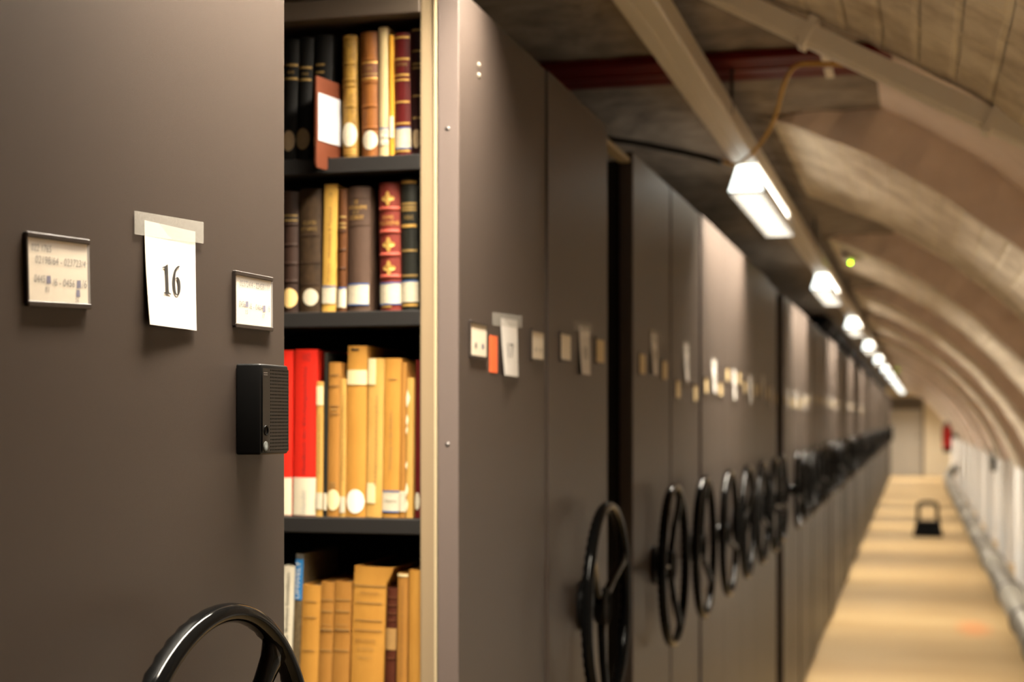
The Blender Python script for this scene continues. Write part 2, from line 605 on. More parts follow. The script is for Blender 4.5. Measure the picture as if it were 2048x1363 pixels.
LH_W, LH_H = .082, .048
def holder_meshes():
    out = {}
    mb = MB().box(0, .0022, -LH_W / 2 + .001, LH_W / 2 - .001, -LH_H / 2, LH_H / 2)
    o = mb.build('card', CARD); out['card'] = o.data; bpy.data.objects.remove(o)
    o = mb.build('card', CARDY); out['cardy'] = o.data; bpy.data.objects.remove(o)
    mb = MB()
    for z in (-LH_H / 2, LH_H / 2):
        mb.box(0, .0038, -LH_W / 2 - .001, LH_W / 2 + .0015, z - .002, z + .002, .0006, 1)
    mb.box(0, .0032, -LH_W / 2 - .0015, -LH_W / 2 + .0005, -LH_H / 2, LH_H / 2)
    o = mb.build('label_holder', RAILM); out['frame'] = o.data; bpy.data.objects.remove(o)
    mb = MB().box(.0028, .0032, -LH_W / 2, LH_W / 2 + .001, -LH_H / 2 + .002, LH_H / 2 - .002)
    o = mb.build('cover', CLEAR); out['cover'] = o.data; bpy.data.objects.remove(o)
    return out
HM = holder_meshes()

def flat_text(s, y0, z0, w, h, x, shear=0.0):
    vs, fs = text_geo(s)
    mb = MB()
    mb.add([(x, y0 + u * w + v * h * shear, z0 + v * h) for u, v in vs], fs)
    return mb

def holder(cab, dy, z, tilt=0, card='card', lines=(), cover=False):
    h = link('label_holder', HM['frame'], cab, (0, dy, z), (tilt, 0, 0))
    link('card', HM[card], h)
    if cover: link('cover', HM['cover'], h)
    for (s, y0, z0, w, hh, m) in lines:
        (MB().add([(0.00245, y0, z0), (0.00245, y0 + w, z0 + .0004), (0.00245, y0 + w * .95, z0 + hh), (0.00245, y0 + w * .08, z0 + hh * .94)], [(0, 1, 2, 3)]) if s == '#' else flat_text(s, y0, z0, w, hh, .00245, .15)).build('lettering', m, h)
    return h

PW, PH = .0, 0
CACHE = {}
def panel_mesh(w):
    k = round(w, 3)
    if k not in CACHE:
        o = MB().box(-.03, 0, -w / 2, w / 2, .03, 2.076, .002, 2).build('end_panel', PANEL)
        me = o.data; bpy.data.objects.remove(o)
        me.materials.append(EDGE)
        CACHE[k] = me
    return CACHE[k]
def carcass_mesh(w):
    k = ('c', round(w, 3))
    if k not in CACHE:
        mb = MB().box(-1.35, -.03, -w / 2 + .012, w / 2 - .012, .06, 2.06)
        o = mb.build('carcass', CARC); me = o.data; bpy.data.objects.remove(o)
        CACHE[k] = me
    return CACHE[k]

spans = [(.885, 1.411), (2.010, 2.519), (2.524, 3.043), (3.344, 3.877), (3.882, 4.410)]
z = 4.414
for _ in range(5):
    spans.append((z, z + .527)); z += .53
z = 7.38
while z + .53 < Z_END - .7:
    spans.append((z, z + .527)); z += .53
CABLAB = [
    'grey shelving unit nearest the camera, end panel bearing the sign 16',
    'grey shelving unit whose open side shows four shelves of old books',
    'grey shelving unit with a handwheel, left of the tall dark gap',
    'grey shelving unit just right of the tall dark gap',
    'second grey shelving unit right of the tall dark gap',
    'third grey shelving unit right of the tall dark gap, brightly lit at top',
    'fourth shelving unit right of the tall dark gap, under the nearest lamp',
    'fifth grey shelving unit right of the tall dark gap',
    'sixth grey shelving unit right of the tall dark gap',
    'seventh shelving unit right of the tall dark gap, before a narrow gap',
]
ORD = 'first second third fourth fifth sixth seventh eighth ninth tenth eleventh twelfth'.split()
def far_label(i):
    k = i - len(CABLAB)
    if k == 0: return 'blurred grey shelving unit just beyond the narrow second gap'
    if k < 12: return ORD[k] + ' blurred grey shelving unit beyond the narrow second gap'
    return 'tiny far shelving unit past the twelfth beyond the narrow second gap'
CABS = []
WANG = [radians(52), None, radians(25), radians(60), radians(-38), radians(100), radians(35)]
for i, (a, b) in enumerate(spans):
    w = b - a
    far = i >= len(CABLAB)
    o = thing('shelving_unit', CABLAB[i] if not far else far_label(i),
              'shelving unit', (-.6 + {0: 0, 1: 0, 2: .003, 3: .001, 4: .003}.get(i, .008 if i < 9 else random.uniform(-.006, .010)), (a + b) / 2, 0), group='shelving units far down the row' if i >= 22 else None)
    CABS.append(o)
    link('end_panel', panel_mesh(w), o)
    if i != 1:
        link('carcass', carcass_mesh(w), o)
        handwheel(o, WANG[i] if i < len(WANG) else random.uniform(0, 2.1), yc=(.012 if i == 0 else .005))
    if i >= 2 and i < 34:
        zz = {2: 1.615, 3: 1.613, 4: 1.566, 5: 1.588, 6: 1.635, 7: 1.605}.get(i, CAM_H + random.uniform(.08, .14))
        if i == 2:
            holder(o, -.133, zz); holder(o, .175, zz + .006, 0, 'cardy')
        else:
            holder(o, -.16 + random.uniform(-.01, .01), zz, 0, 'cardy')
            holder(o, .175 + random.uniform(-.01, .01), zz - .004, 0, 'cardy')
        if i < 12:
            pass

def on_cab(i, x, y):                        # pixel on a unit's end panel -> local (y, z)
    Y, Zh = PP(x, y)
    return Y - CABS[i].location.y, Zh

# near unit: two label holders with handwritten cards
c1 = CABS[0]
dy, zz = on_cab(0, 112, 543)
holder(c1, dy, zz, radians(2.4), 'card', [
    ('022 1765', -.036, .013, .026, .005, PENCIL), ('02198/64 - 023723/4', -.031, .0045, .068, .0055, PENCIL),
    ('0445', -.033, -.009, .014, .0055, PENCIL), ('/6 - 0456', -.009, -.0105, .030, .0055, PENCIL), ('/6', .031, -.0105, .007, .006, PENCIL),
    ('#', -.017, -.0095, .006, .006, BLUEINK), ('#', .024, -.011, .006, .006, BLUEINK),
    ('#', .023, -.0175, .0055, .0055, BLUEINK), ('81', -.019, -.0155, .005, .004, PENCIL), ('24', .021, -.0215, .005, .003, PENCIL)], True)
dy, zz = on_cab(0, 503, 603)
holder(c1, dy, zz, radians(.6), 'card', [
    ('023724/4 - 024581/11', -.031, .0125, .066, .0055, INK),
    ('0456', -.033, -.0065, .014, .0055, PENCIL), ('/6 - 0464', -.011, -.0075, .031, .0055, PENCIL), ('/6', .031, -.0075, .006, .006, PENCIL),
    ('#', -.0185, -.006, .006, .0055, BLUEINK), ('#', .0205, -.0085, .006, .0065, BLUEINK),
    ('15', -.019, -.0125, .005, .004, INK), ('17', .019, -.0145, .005, .004, INK)], True)
for s_, zz in ((-1, 1.0),):
    pass

# second unit: label holders and an orange sticker
c2 = CABS[1]
dy, zz = on_cab(1, 954.5, 680)
holder(c2, dy, zz, 0, 'card', [('#', -.02, -.012, .010, .008, PENCIL), ('#', .016, -.012, .010, .008, BLUEINK)])
dy, zz = on_cab(1, 1073, 691)
holder(c2, dy, zz, 0, 'card', [('04 - 05', -.022, -.010, .05, .007, PENCIL)])

# number signs: a sheet of paper held by a strip of frosted tape
def sign(i, paper_px, tape_px, lift, label, number=None, glyph_px=None, group=None):
    """paper_px: left,right,top,bottom pixels read off the panel"""
    xl, xr, yt, yb = paper_px
    ya, zt = PP(xl, yt[0]); yb_, zt2 = PP(xr, yt[1])
    _, zb = PP(xr, yb)
    o = thing('number_sign', label, 'sign', (CABS[i].location.x, (ya + yb_) / 2, zt), group=group)
    w, h = yb_ - ya, zt - zb
    mk_sign(o, w, h, lift, zt2 - zt)
    t0, h0 = PP(tape_px[0], tape_px[2]); t1, h1 = PP(tape_px[1], tape_px[3])
    _, hb = PP(tape_px[0], tape_px[4])
    yc = (ya + yb_) / 2
    tp = MB()
    e = .0011
    v = [(e, t0 - yc, h0 - zt), (e + .0006, t1 - yc, h1 - zt), (e + .0006, t1 - yc, h1 - (h0 - hb) - zt), (e, t0 - yc, hb - zt)]
    tp.add(v + [(p[0] + .0004, p[1], p[2]) for p in v], [(0, 1, 2, 3), (7, 6, 5, 4), (0, 4, 5, 1), (1, 5, 6, 2), (2, 6, 7, 3), (3, 7, 4, 0)])
    tp.build('tape', TAPE, o)
    return o, w, h

def sheet_x(u, v, lift):                    # u 0..1 along the aisle, v 0 top .. 1 bottom
    return .0009 + lift * (v ** 1.6) * (1 - .75 * u)

def mk_sign(o, w, h, lift, rise=0):
    mb = MB()
    nu, nv = 6, 10
    for t in (0, .0004):
        for j in range(nv + 1):
            for i in range(nu + 1):
                u, v = i / nu, j / nv
                mb.v.append((sheet_x(u, v, lift) + t, (u - .5) * w, -v * h + rise * u * (1 - v)))
    n = (nu + 1) * (nv + 1)
    for j in range(nv):
        for i in range(nu):
            a = j * (nu + 1) + i
            mb.f.append((a, a + 1, a + nu + 2, a + nu + 1))
            mb.f.append((a + n, a + n + nu + 1, a + n + nu + 2, a + n + 1))
    rim = [i for i in range(nu + 1)] + [j * (nu + 1) + nu for j in range(1, nv + 1)] + [nv * (nu + 1) + i for i in range(nu - 1, -1, -1)] + [j * (nu + 1) for j in range(nv - 1, 0, -1)]
    for k in range(len(rim)):
        a, b = rim[k], rim[(k + 1) % len(rim)]
        mb.f.append((a, b, b + n, a + n))
    mb.build('paper', PAPER, o, radians(30))

s1, w1, h1 = sign(0, (286, 388, (440, 463), 661), (266, 403, 421, 444, 468), .005,
                  'white paper number sign 16 taped between two card holders')

def poly_mesh(loops, place):
    """filled 2-D outline with holes -> MB, via a filled curve"""
    cu = bpy.data.curves.new('outline', 'CURVE')
    cu.dimensions = '2D'; cu.fill_mode = 'BOTH'
    for lp in loops:
        sp = cu.splines.new('POLY'); sp.points.add(len(lp) - 1); sp.use_cyclic_u = True
        for p, q in zip(sp.points, lp): p.co = (q[0], q[1], 0, 1)
    ob = bpy.data.objects.new('outline', cu)
    me = bpy.data.meshes.new_from_object(ob)
    mb = MB().add([place(v.co.x, v.co.y) for v in me.vertices], [tuple(p.vertices) for p in me.polygons])
    bpy.data.objects.remove(ob); bpy.data.curves.remove(cu); bpy.data.meshes.remove(me)
    return mb

def smooth_loop(pts, n=6):                  # closed Catmull-Rom through pts
    out = []
    m = len(pts)
    for i in range(m):
        p0, p1, p2, p3 = pts[i - 1], pts[i], pts[(i + 1) % m], pts[(i + 2) % m]
        for k in range(n):
            t = k / n
            out.append(tuple(.5 * (2 * p1[d] + (p2[d] - p0[d]) * t + (2 * p0[d] - 5 * p1[d] + 4 * p2[d] - p3[d]) * t * t + (3 * p1[d] - p0[d] - 3 * p2[d] + p3[d]) * t ** 3) for d in (0, 1)))
    return out

# "16" in a bold serif: unit boxes, height 1
ONE = [(.05, 0), (.60, 0), (.60, .035), (.50, .045), (.445, .07), (.43, .12), (.43, 1.0), (.38, 1.0), (.27, .945), (.03, .875), (.04, .84), (.13, .865), (.19, .86), (.215, .82), (.22, .75), (.22, .12), (.205, .07), (.15, .045), (.05, .035)]
SIX_O = smooth_loop([(.60, .985), (.585, 1.02), (.40, .97), (.20, .82), (.07, .58), (.04, .34), (.10, .12), (.22, .01), (.34, -.015), (.47, .02), (.59, .14), (.635, .32), (.60, .50), (.50, .60), (.40, .62), (.29, .575), (.255, .56), (.30, .74), (.42, .90)])
SIX_I = smooth_loop([(.245, .50), (.235, .33), (.26, .12), (.335, .03), (.41, .09), (.43, .28), (.415, .47), (.36, .55), (.30, .55)])
def digit(sgn, w, h, loops, y0, y1, z0, z1, uw, lift):
    def place(x, yv):
        yl = y0 + (y1 - y0) * (x / uw)
        zl = z0 + (z1 - z0) * yv
        return (sheet_x(yl / w + .5, -zl / h, lift) + .0009, yl, zl)
    poly_mesh(loops, place).build('digit', INK, sgn)
def loc16(x, y):
    Y, Zh = PP(x, y, .5975)
    return Y - s1.location.y, Zh - s1.location.z
ya, zb = loc16(323.5, 586); yb, _ = loc16(341, 586); _, zt = loc16(332, 528)
digit(s1, w1, h1, [ONE], ya, yb, zb, zt, .63, .005)
ya, zb = loc16(343, 588); yb, _ = loc16(360.5, 588); _, zt = loc16(352, 531)
digit(s1, w1, h1, [SIX_O, SIX_I], ya, yb, zb, zt, .64, .005)

def sign_number(o, w, h, txt, lift, zf=(.42, .68)):
    vs, fs = text_geo(txt)
    mb = MB()
    mb.add([(sheet_x(.5 + (u - .5) * .36, zf[1] - (zf[1] - zf[0]) * v, lift) + .001, (u - .5) * .36 * w, -h * (zf[1] - (zf[1] - zf[0]) * v)) for u, v in vs], fs)
    mb.build('digits', INK, o)

o, w, h = sign(1, (1001, 1033, (636, 640), 753), (984, 1041, 624, 631, 650), .006, 'white number sign beside the orange sticker, taped on the second unit')
sign_number(o, w, h, '17', .006)
o, w, h = sign(2, (1154, 1175, (650, 654), 750), (1144, 1179, 641, 646, 660), .006, 'number sign left of the tall dark gap')
sign_number(o, w, h, '18', .006)
SIGNLAB = {3: 'number sign on the unit just right of the tall dark gap', 4: 'number sign on the second unit right of the tall dark gap',
           5: 'bright white number sign on the third unit right of the dark gap', 6: 'bright white number sign on the fourth unit right of the dark gap',
           7: 'dim number sign on the fifth unit right of the dark gap'}
SIGNZ = {3: 1.692, 4: 1.690, 5: 1.666, 6: 1.652, 7: 1.645}
proto = None
for i in range(3, 34):
    zt = SIGNZ.get(i, CAM_H + random.uniform(.13, .19))
    o = thing('number_sign', SIGNLAB.get(i, ('small number sign on the %s shelving unit beyond the narrow second gap' % ORD[i - 10] if 10 <= i < 18 else 'number sign on the sixth grey unit, right of the dark gap' if i == 8 else 'number sign on the seventh unit, before the narrow gap' if i == 9 else 'tiny blurred number sign far down the row of units')), 'sign',
              (CABS[i].location.x, CABS[i].location.y + random.uniform(-.01, .03), zt), group=None if i < 18 else 'number signs far down the row')
    if proto is None:
        mk_sign(o, .088, .098, .006)
        MB().box(.0012, .0018, -.06, .06, -.022, .006).build('tape', TAPE, o)
        proto = o
    else:
        for ch in list(proto.children):
            if ch.name.startswith('digit'): continue
            c = ch.copy(); COL.objects.link(c); c.parent = o
    if i < 12: sign_number(o, .088, .098, str(16 + i), .006)

# orange sticker on the second unit
Y0s, zt = PP(979.5, 670); Y1s, zb = PP(993.5, 745)
st = MB().box(0, .0008, Y0s, Y1s, zb, zt)
tag(st.build('sticker', ORANGE, None, loc=(-.6, 0, 0)), 'plain orange rectangular sticker left of the number sign on the second unit', 'sticker')

# ------------------------------------------------------------------ open bookshelf in the second unit
cy = c2.location.y
ZS = 2.012                                   # front edge of the shelves
def L(o, mb, name, m, smooth=False):         # mesh in world numbers -> child of the second unit
    mb.v = [(p[0] + .6, p[1] - cy, p[2]) for p in mb.v]
    return mb.build(name, m, o, smooth)
mb = MB().box(-.656, -.632, 2.011, 2.515, .05, 2.07, .002)
L(c2, mb, 'upright', BEIGE)
L(c2, MB().box(-.6345, -.6318, 2.0085, 2.02, .05, 2.07), 'bend_highlight', mat('upright_highlight', (.55, .45, .28), .4))  # lighter strip paints the highlight on the upright's bend
L(c2, MB().box(-1.95, -1.92, 2.011, 2.515, .05, 2.07), 'upright', BEIGE)
L(c2, MB().box(-1.92, -.656, 2.255, 2.27, .05, 2.07), 'divider', CARC)
L(c2, MB().box(-1.92, -.656, 2.010, 2.515, CAM_H + .5575, 2.072, .002), 'canopy', CANOPY)
L(c2, MB().box(-1.92, -.656, 2.03, 2.515, .05, .10), 'plinth', CARC)
SHELF_TOPS = [CAM_H + .364, CAM_H + .150, CAM_H - .137, CAM_H - .416, CAM_H - .72, CAM_H - 1.03]
for t in SHELF_TOPS:
    L(c2, MB().box(-1.92, -.6565, ZS, 2.255, t - .0215, t, .0015), 'shelf_board', SHELF)
for y_ in (257, 888):
    X, zz = SH(895.5, y_, 2.010)
    mb = MB().lathe([(.0, -.0012), (.0032, -.0012), (.0036, 0), (.0036, .001), (0, .001)], 'y', 14, (X, 2.0096, zz))
    L(c2, mb, 'screw', SCREWM, True)
for px, py in ((957, 130), (957, 151)):
    dy_, zz = on_cab(1, px, py)
    MB().lathe([(0, -.001), (.004, -.001), (.004, .001), (.002, .002), (0, .002)], 'x', 12, (0.0004, dy_, zz)).build('screw_cap', mat('screw_cap', (.20, .17, .13), .4), c2, True)
# edge faces of the panels (the narrow strip facing along the aisle)
strip = MB().box(-.6295, -.6005, 2.0088, 2.011, .04, 2.07)
L(c2, strip, 'edge_strip', EDGE)

# ------------------------------------------------------------------ books
def spine_y(x, w, bulge):
    return bulge * (2 * x / w) ** 2

def case_mesh(w, d, h, bulge, t=.0025, levels=None):
    """boards and rounded spine as one U-shaped shell"""
    ns = 10
    outer = [(-w / 2, d)] + [(-w / 2 + w * i / ns, spine_y(-w / 2 + w * i / ns, w, bulge)) for i in range(ns + 1)] + [(w / 2, d)]
    inner = [(-w / 2 + t, d)] + [(-w / 2 + t + (w - 2 * t) * i / ns, spine_y(-w / 2 + w * i / ns, w, bulge) + t) for i in range(ns + 1)] + [(w / 2 - t, d)]
    levels = levels or [(0, 1, 0), (h, 1, 0)]
    mb = MB()
    n = len(outer)
    for z, sx, sh in levels:
        for x, yv in outer: mb.v.append((x * sx + sh, yv, z))
        for x, yv in inner: mb.v.append((x * sx + sh, yv, z))
    nl = len(levels)
    for k in range(nl - 1):
        a, b = k * 2 * n, (k + 1) * 2 * n
        for i in range(n - 1):
            mb.f.append((a + i, a + i + 1, b + i + 1, b + i))
            mb.f.append((a + n + i, b + n + i, b + n + i + 1, a + n + i + 1))
        mb.f.append((a, b, b + n, a + n)); mb.f.append((a + n - 1, a + 2 * n - 1, b + 2 * n - 1, b + n - 1))
    for a, flip in ((0, 0), ((nl - 1) * 2 * n, 1)):
        for i in range(n - 1):
            mb.f.append((a + i, a + n + i, a + n + i + 1, a + i + 1))
    return mb

def patch(w, bulge, x0, x1, lo, hi, off=.0006, n=10):
    """thin sheet lying on the spine between columns x0..x1; lo/hi are numbers or functions of u 0..1"""
    mb = MB()
    f = lambda q, u: q(u) if callable(q) else q
    for t in (0, .0004):
        for i in range(n + 1):
            u = i / n
            x = x0 + (x1 - x0) * u
            yv = spine_y(x, w, bulge) - off - t
            mb.v += [(x, yv, f(lo, u)), (x, yv, f(hi, u))]
    m = 2 * (n + 1)
    for i in range(n):
        a = 2 * i
        mb.f.append((a, a + 2, a + 3, a + 1)); mb.f.append((m + a, m + a + 1, m + a + 3, m + a + 2))
        mb.f.append((a, m + a, m + a + 2, a + 2)); mb.f.append((a + 1, a + 3, m + a + 3, m + a + 1))
    mb.f.append((0, 1, m + 1, m)); mb.f.append((2 * n, m + 2 * n, m + 2 * n + 1, 2 * n + 1))
    return mb

def oval(zc, rz):
    return (lambda u: zc - rz * sqrt(max(0, 1 - (2 * u - 1) ** 2)) - .0002), (lambda u: zc + rz * sqrt(max(0, 1 - (2 * u - 1) ** 2)) + .0002)

def rib_mesh(w, bulge, z, r=.0022, n=10):
    """raised band across the spine"""
    mb = MB()
    m = 7
    for i in range(n + 1):
        x = -w / 2 + w * i / n
        yv = spine_y(x, w, bulge)
        for k in range(m):
            t = pi * k / (m - 1)
            mb.v.append((x, yv - .0001 - r * .75 * sin(t), z - r * cos(t)))
    for i in range(n):
        for k in range(m - 1):
            a = i * m + k
            mb.f.append((a, a + 1, a + m + 1, a + m))
    mb.f.append(tuple(range(m))); mb.f.append(tuple(range(n * m, n * m + m))[::-1])
    return mb

LABELM = mat('spine_label', (.62, .55, .40), .6, noise=(220, .45, (.33, .28, .20)))
LABELT = mat('tan_spine_label', (.40, .28, .15), .6, noise=(300, .4, (.2, .14, .08)))
LABELB = mat('label_blue_border', (.03, .09, .26), .6)
GOLD = mat('gilt', (.62, .36, .09), .38, .4)
DGOLD = mat('dull_gilt', (.30, .19, .06), .5, .3)
PAGES = mat('page_block', (.25, .17, .09), .8, noise=(400, .4, (.25, .18, .1)), stretch=(8, 1, .3))

BOOKN = 0
class Book:
    def __init__(s, label, xb, xt, yt, shelf, m, d=.15, bulge=.0, lean=None, group=None, zs=2.030, t=.0025, levels=None, name='book'):
        """xb, xt: left/right columns at foot and head; yt: row of the head; shelf: index"""
        s.zs = zs
        hb = SHELF_TOPS[shelf]
        # foot row on this shelf
        X0, _ = SH(xb[0], 700, zs); X1, _ = SH(xb[1], 700, zs); X1 = min(X1, -.6590)
        T0, ht = SH(xt[0], yt, zs); T1, _ = SH(xt[1], yt, zs)
        if T1 > -.6575: T1 = -.6575
        s.w = X1 - X0
        s.xc = (X0 + X1) / 2
        s.dc = zs * cos(PSI) - s.xc * sin(PSI)
        H = ht - hb
        sh = T0 - X0 if T1 > -.66 else (T0 + T1) / 2 - s.xc
        if T1 > -.66: sh = min(sh, T1 - X1)
        s.ang = math.asin(max(-.2, min(.2, sh / H))) if lean is None else lean
        s.h = H / cos(s.ang)
        s.bulge = bulge if bulge else .0008
        s.z0 = hb + abs(sin(s.ang)) * s.w / 2
        s.o = thing(name, label, 'book', (s.xc, zs, s.z0 + .0003), (0, s.ang, 0), group)
        lv = levels(s.h) if levels else None
        case_mesh(s.w - .0006, d, s.h, s.bulge, min(t, s.w * .2), lv).build('binding', m, s.o, radians(35))
        if s.w > .007:
            MB().box(-s.w / 2 + t, s.w / 2 - t, s.bulge + .004, d - .004, .003, s.h - .004).build('pages', PAGES, s.o)
        s.lx0 = None
    def z(s, y):                             # picture row -> height on this spine
        return (CAM_H + (HY - y) * s.dc / F - s.z0) / cos(s.ang)
    def label(s, y0, y1, m=LABELM, shape='rect', frac=(0.02, .98), border=False, name='spine_label'):
        x0, x1 = s.w * (frac[0] - .5), s.w * (frac[1] - .5)
        za, zb = s.z(y1), s.z(y0)
        if shape == 'oval':
            lo, hi = oval((za + zb) / 2, (zb - za) / 2)
            patch(s.w, s.bulge, x0, x1, lo, hi, n=20).build(name, m, s.o)
        else:
            lb = patch(s.w, s.bulge, x0, x1, za, zb).build(name, m, s.o)
            if border:
                for zz in ((za, zb) if border == 2 else (zb,)):
                    patch(s.w, s.bulge, x0, x1, zz - .0009, zz + .0009, .0011).build('border_line', LABELB, lb)
        return s
    def bands(s, ys, m=GOLD, hw=1.6, frac=(0.04, .96)):
        for yv in ys:
            zz = s.z(yv); dz = hw * s.dc / F
            patch(s.w, s.bulge, s.w * (frac[0] - .5), s.w * (frac[1] - .5), zz - dz, zz + dz).build('gilt_band', m, s.o)
        return s
    def ribs(s, ys, m, r=2.6):
        for yv in ys:
            rib_mesh(s.w - .0006, s.bulge, s.z(yv), r * s.dc / F).build('raised_band', m, s.o, True)
        return s
    def block(s, y0, y1, m, name='title_panel', frac=(0.0, 1.0), off=.0004):
        patch(s.w - .0005, s.bulge, s.w * (frac[0] - .5), s.w * (frac[1] - .5), max(.0012, s.z(y1)), s.z(y0), off).build(name, m, s.o)
        return s
    def text(s, t, y0, y1, m=GOLD, frac=(.12, .88), vertical=False, off=.0009, name='lettering', flip=False):
        vs, fs = text_geo(t)
        za, zb = s.z(y1), s.z(y0)
        x0, x1 = s.w * (frac[0] - .5), s.w * (frac[1] - .5)
        mb = MB()
        pts = []
        for u, v in vs:
            if vertical:
                x, zz = x1 - (x1 - x0) * v, za + (zb - za) * u
            else:
                x, zz = x0 + (x1 - x0) * u, za + (zb - za) * v
            pts.append((x, spine_y(x, s.w, s.bulge) - off - .0004, zz))
        mb.add(pts, fs)
        mb.build(name, m, s.o)
        return s
    def ornament(s, yc, m=GOLD, r=.3):
        rr = s.w * r
        lo = []
        for k in range(48):
            t = 2 * pi * k / 48
            q = rr * (.78 + .22 * cos(4 * t) * 1.0)
            lo.append((q * cos(t), s.z(yc) + q * sin(t) * 1.1))
        mb = MB()
        mb.add([(0, -.0010, s.z(yc))] + [(x, spine_y(x, s.w, s.bulge) - .0010, zz) for x, zz in lo], [(0, i + 1, (i + 1) % 48 + 1) for i in range(48)])
        mb.build('gilt_ornament', m, s.o)
        return s

def bk(name, c, c2=None, amt=.5, sc=60, rough=.5, bump=.15, stretch=None):
    c2 = c2 or tuple(v * .6 for v in c)
    return mat(name, c, rough, 0, .22, noise=(sc, amt, c2), bump=(300, bump, .0006), stretch=stretch)

BLK = bk('black_cloth', (.006, .0055, .005), rough=.6)
GLDM = bk('mottled_gold_cloth', (.36, .20, .035), (.09, .05, .012), .8, 90)
BRL = bk('brown_leather', (.27, .10, .02), (.12, .035, .009), .7, 35)
CRM = bk('cream_paper_cover', (.60, .46, .24), (.48, .36, .18), .5, 30)
OCH = bk('ochre_cover', (.60, .30, .03), None, .3)
MAR = bk('maroon_cloth', (.115, .010, .009), (.07, .006, .006), .6, 40)
DMAR = bk('dark_maroon_leather', (.026, .006, .006), None, .4)
DBR = bk('dark_brown_leather', (.035, .018, .012), (.018, .009, .006), .6, 40)
MOT = bk('mottled_brown_board', (.062, .036, .018), (.018, .011, .006), .9, 70)
YEL = bk('yellow_paper_cover', (.56, .33, .07), (.45, .25, .045), .6, 25)
CHB = bk('chestnut_leather', (.11, .04, .011), (.05, .018, .006), .6, 40)
TAU = bk('taupe_cloth', (.085, .050, .034), (.06, .036, .024), .6, 60)
RLE = bk('red_leather', (.20, .034, .022), (.13, .02, .014), .6, 60)
GRB = bk('green_black_cloth', (.018, .0175, .013), (.011, .0105, .008), .6, 60)
RED = bk('bright_red_jacket', (.60, .022, .011), (.52, .016, .009), .4, 10, .4, .03)
REDT = mat('dark_red_print', (.22, .015, .012), .6)
WHJ = mat('white_jacket', (.66, .58, .42), .5)
TAN = bk('tan_paper_cover', (.40, .19, .042), (.29, .125, .022), .7, 40, stretch=(1, 1, .3))
TAN2 = bk('gold_tan_paper_cover', (.52, .26, .05), (.40, .18, .03), .7, 30, stretch=(1, 1, .4))
TAN3 = bk('pale_yellow_paper_cover', (.58, .34, .09), (.44, .24, .05), .7, 35, stretch=(1, 1, .3))
TAPEP = mat('cream_paper_tape', (.76, .64, .36), .6, noise=(60, .3, (.6, .47, .22)))
BRT = mat('brown_print', (.20, .10, .025), .7)
BRT2 = mat('faded_brown_print', (.32, .18, .05), .7)
BLU = mat('blue_jacket', (.02, .17, .42), .45)
GRY = bk('grey_speckled_board', (.17, .12, .06), (.06, .045, .025), .9, 160)
WSP = mat('white_spine', (.66, .60, .46), .5)
GREYB = mat('grey_jacket', (.08, .075, .065), .5)

# ---- top shelf
b = Book('leftmost black cloth book on the top shelf, cut off by panel', (562, 589), (571, 598), 80, 0, BLK, bulge=.003)
b.bands([131, 158], DGOLD, 2.2).label(262, 302, LABELT, 'oval', (.05, .95)).text('BAND', 143, 148, DGOLD, (.25, .75))
b = Book('black cloth book with two dull gold bands and oval tan label', (590, 617), (600, 626), 76, 0, BLK, bulge=.003)
b.bands([136, 160], DGOLD, 2.2).label(257, 299, LABELT, 'oval', (0, 1)).text('BAND', 146, 151, DGOLD, (.25, .75))
b = Book('taller black cloth book behind the brown marker board', (622, 656), (631, 665), 71, 0, BLK, bulge=.003)
b.bands([130, 145], DGOLD, 2.0, (.06, .6)).label(262, 302, LABELT, 'oval', (.1, .8))
b = Book('slim mottled gold book with ribbed spine and oval white label', (684, 712), (683, 711), 71, 0, GLDM, bulge=.004)
b.ribs([77, 127, 160, 172, 213], GLDM, 2.8).label(246, 293, LABELM, 'oval', (-.04, 1.04)).bands([300, 306], GOLD, 1.2)
b = Book('stout brown leather book with dark title panel and round label', (721, 758), (717, 756), 65, 0, BRL, bulge=.006)
b.block(119, 158, bk('dark_leather_title', (.16, .06, .03))).ribs([119, 164, 212, 256], BRL, 3.2).bands([125, 157], GOLD, 1.8).text('TOME', 134, 141, DGOLD, (.3, .7)).bands([148], DGOLD, 1.2).label(262, 299, LABELM, 'oval', (.08, .92))
b = Book('thin cream paper book, the tallest on the top shelf', (758, 777), (755.5, 776), 55, 0, CRM, bulge=.002)
b.label(257, 291, LABELM, 'rect', (.02, .98), 1).text('M 21', 262, 266, PENCIL, (.3, .8)).text('2304', 274, 279, INK, (.1, .9)).text('a - b', 285, 289, PENCIL, (.1, .9))
b = Book('very thin ochre book beside the tall cream one', (778, 788), (776.5, 786), 70, 0, OCH)
b.label(233, 276)
b = Book('maroon cloth book with gold bands and wide white label', (789, 821), (787, 818), 67, 0, MAR, bulge=.004)
b.bands([75, 118, 150, 160, 204, 247], GOLD, 2).text('HISTOIRE', 126, 132, DGOLD, (.15, .85)).label(256, 297, LABELM, 'rect', (0, 1), 2).bands([302], GOLD, 2)
b = Book('dark maroon leather book against the beige upright on top shelf', (823, 846), (822, 845), 58, 0, DMAR, bulge=.003)
b.bands([60, 102, 128, 136, 192, 236], DGOLD, 2).label(258, 296, LABELT, 'oval', (.05, .9))

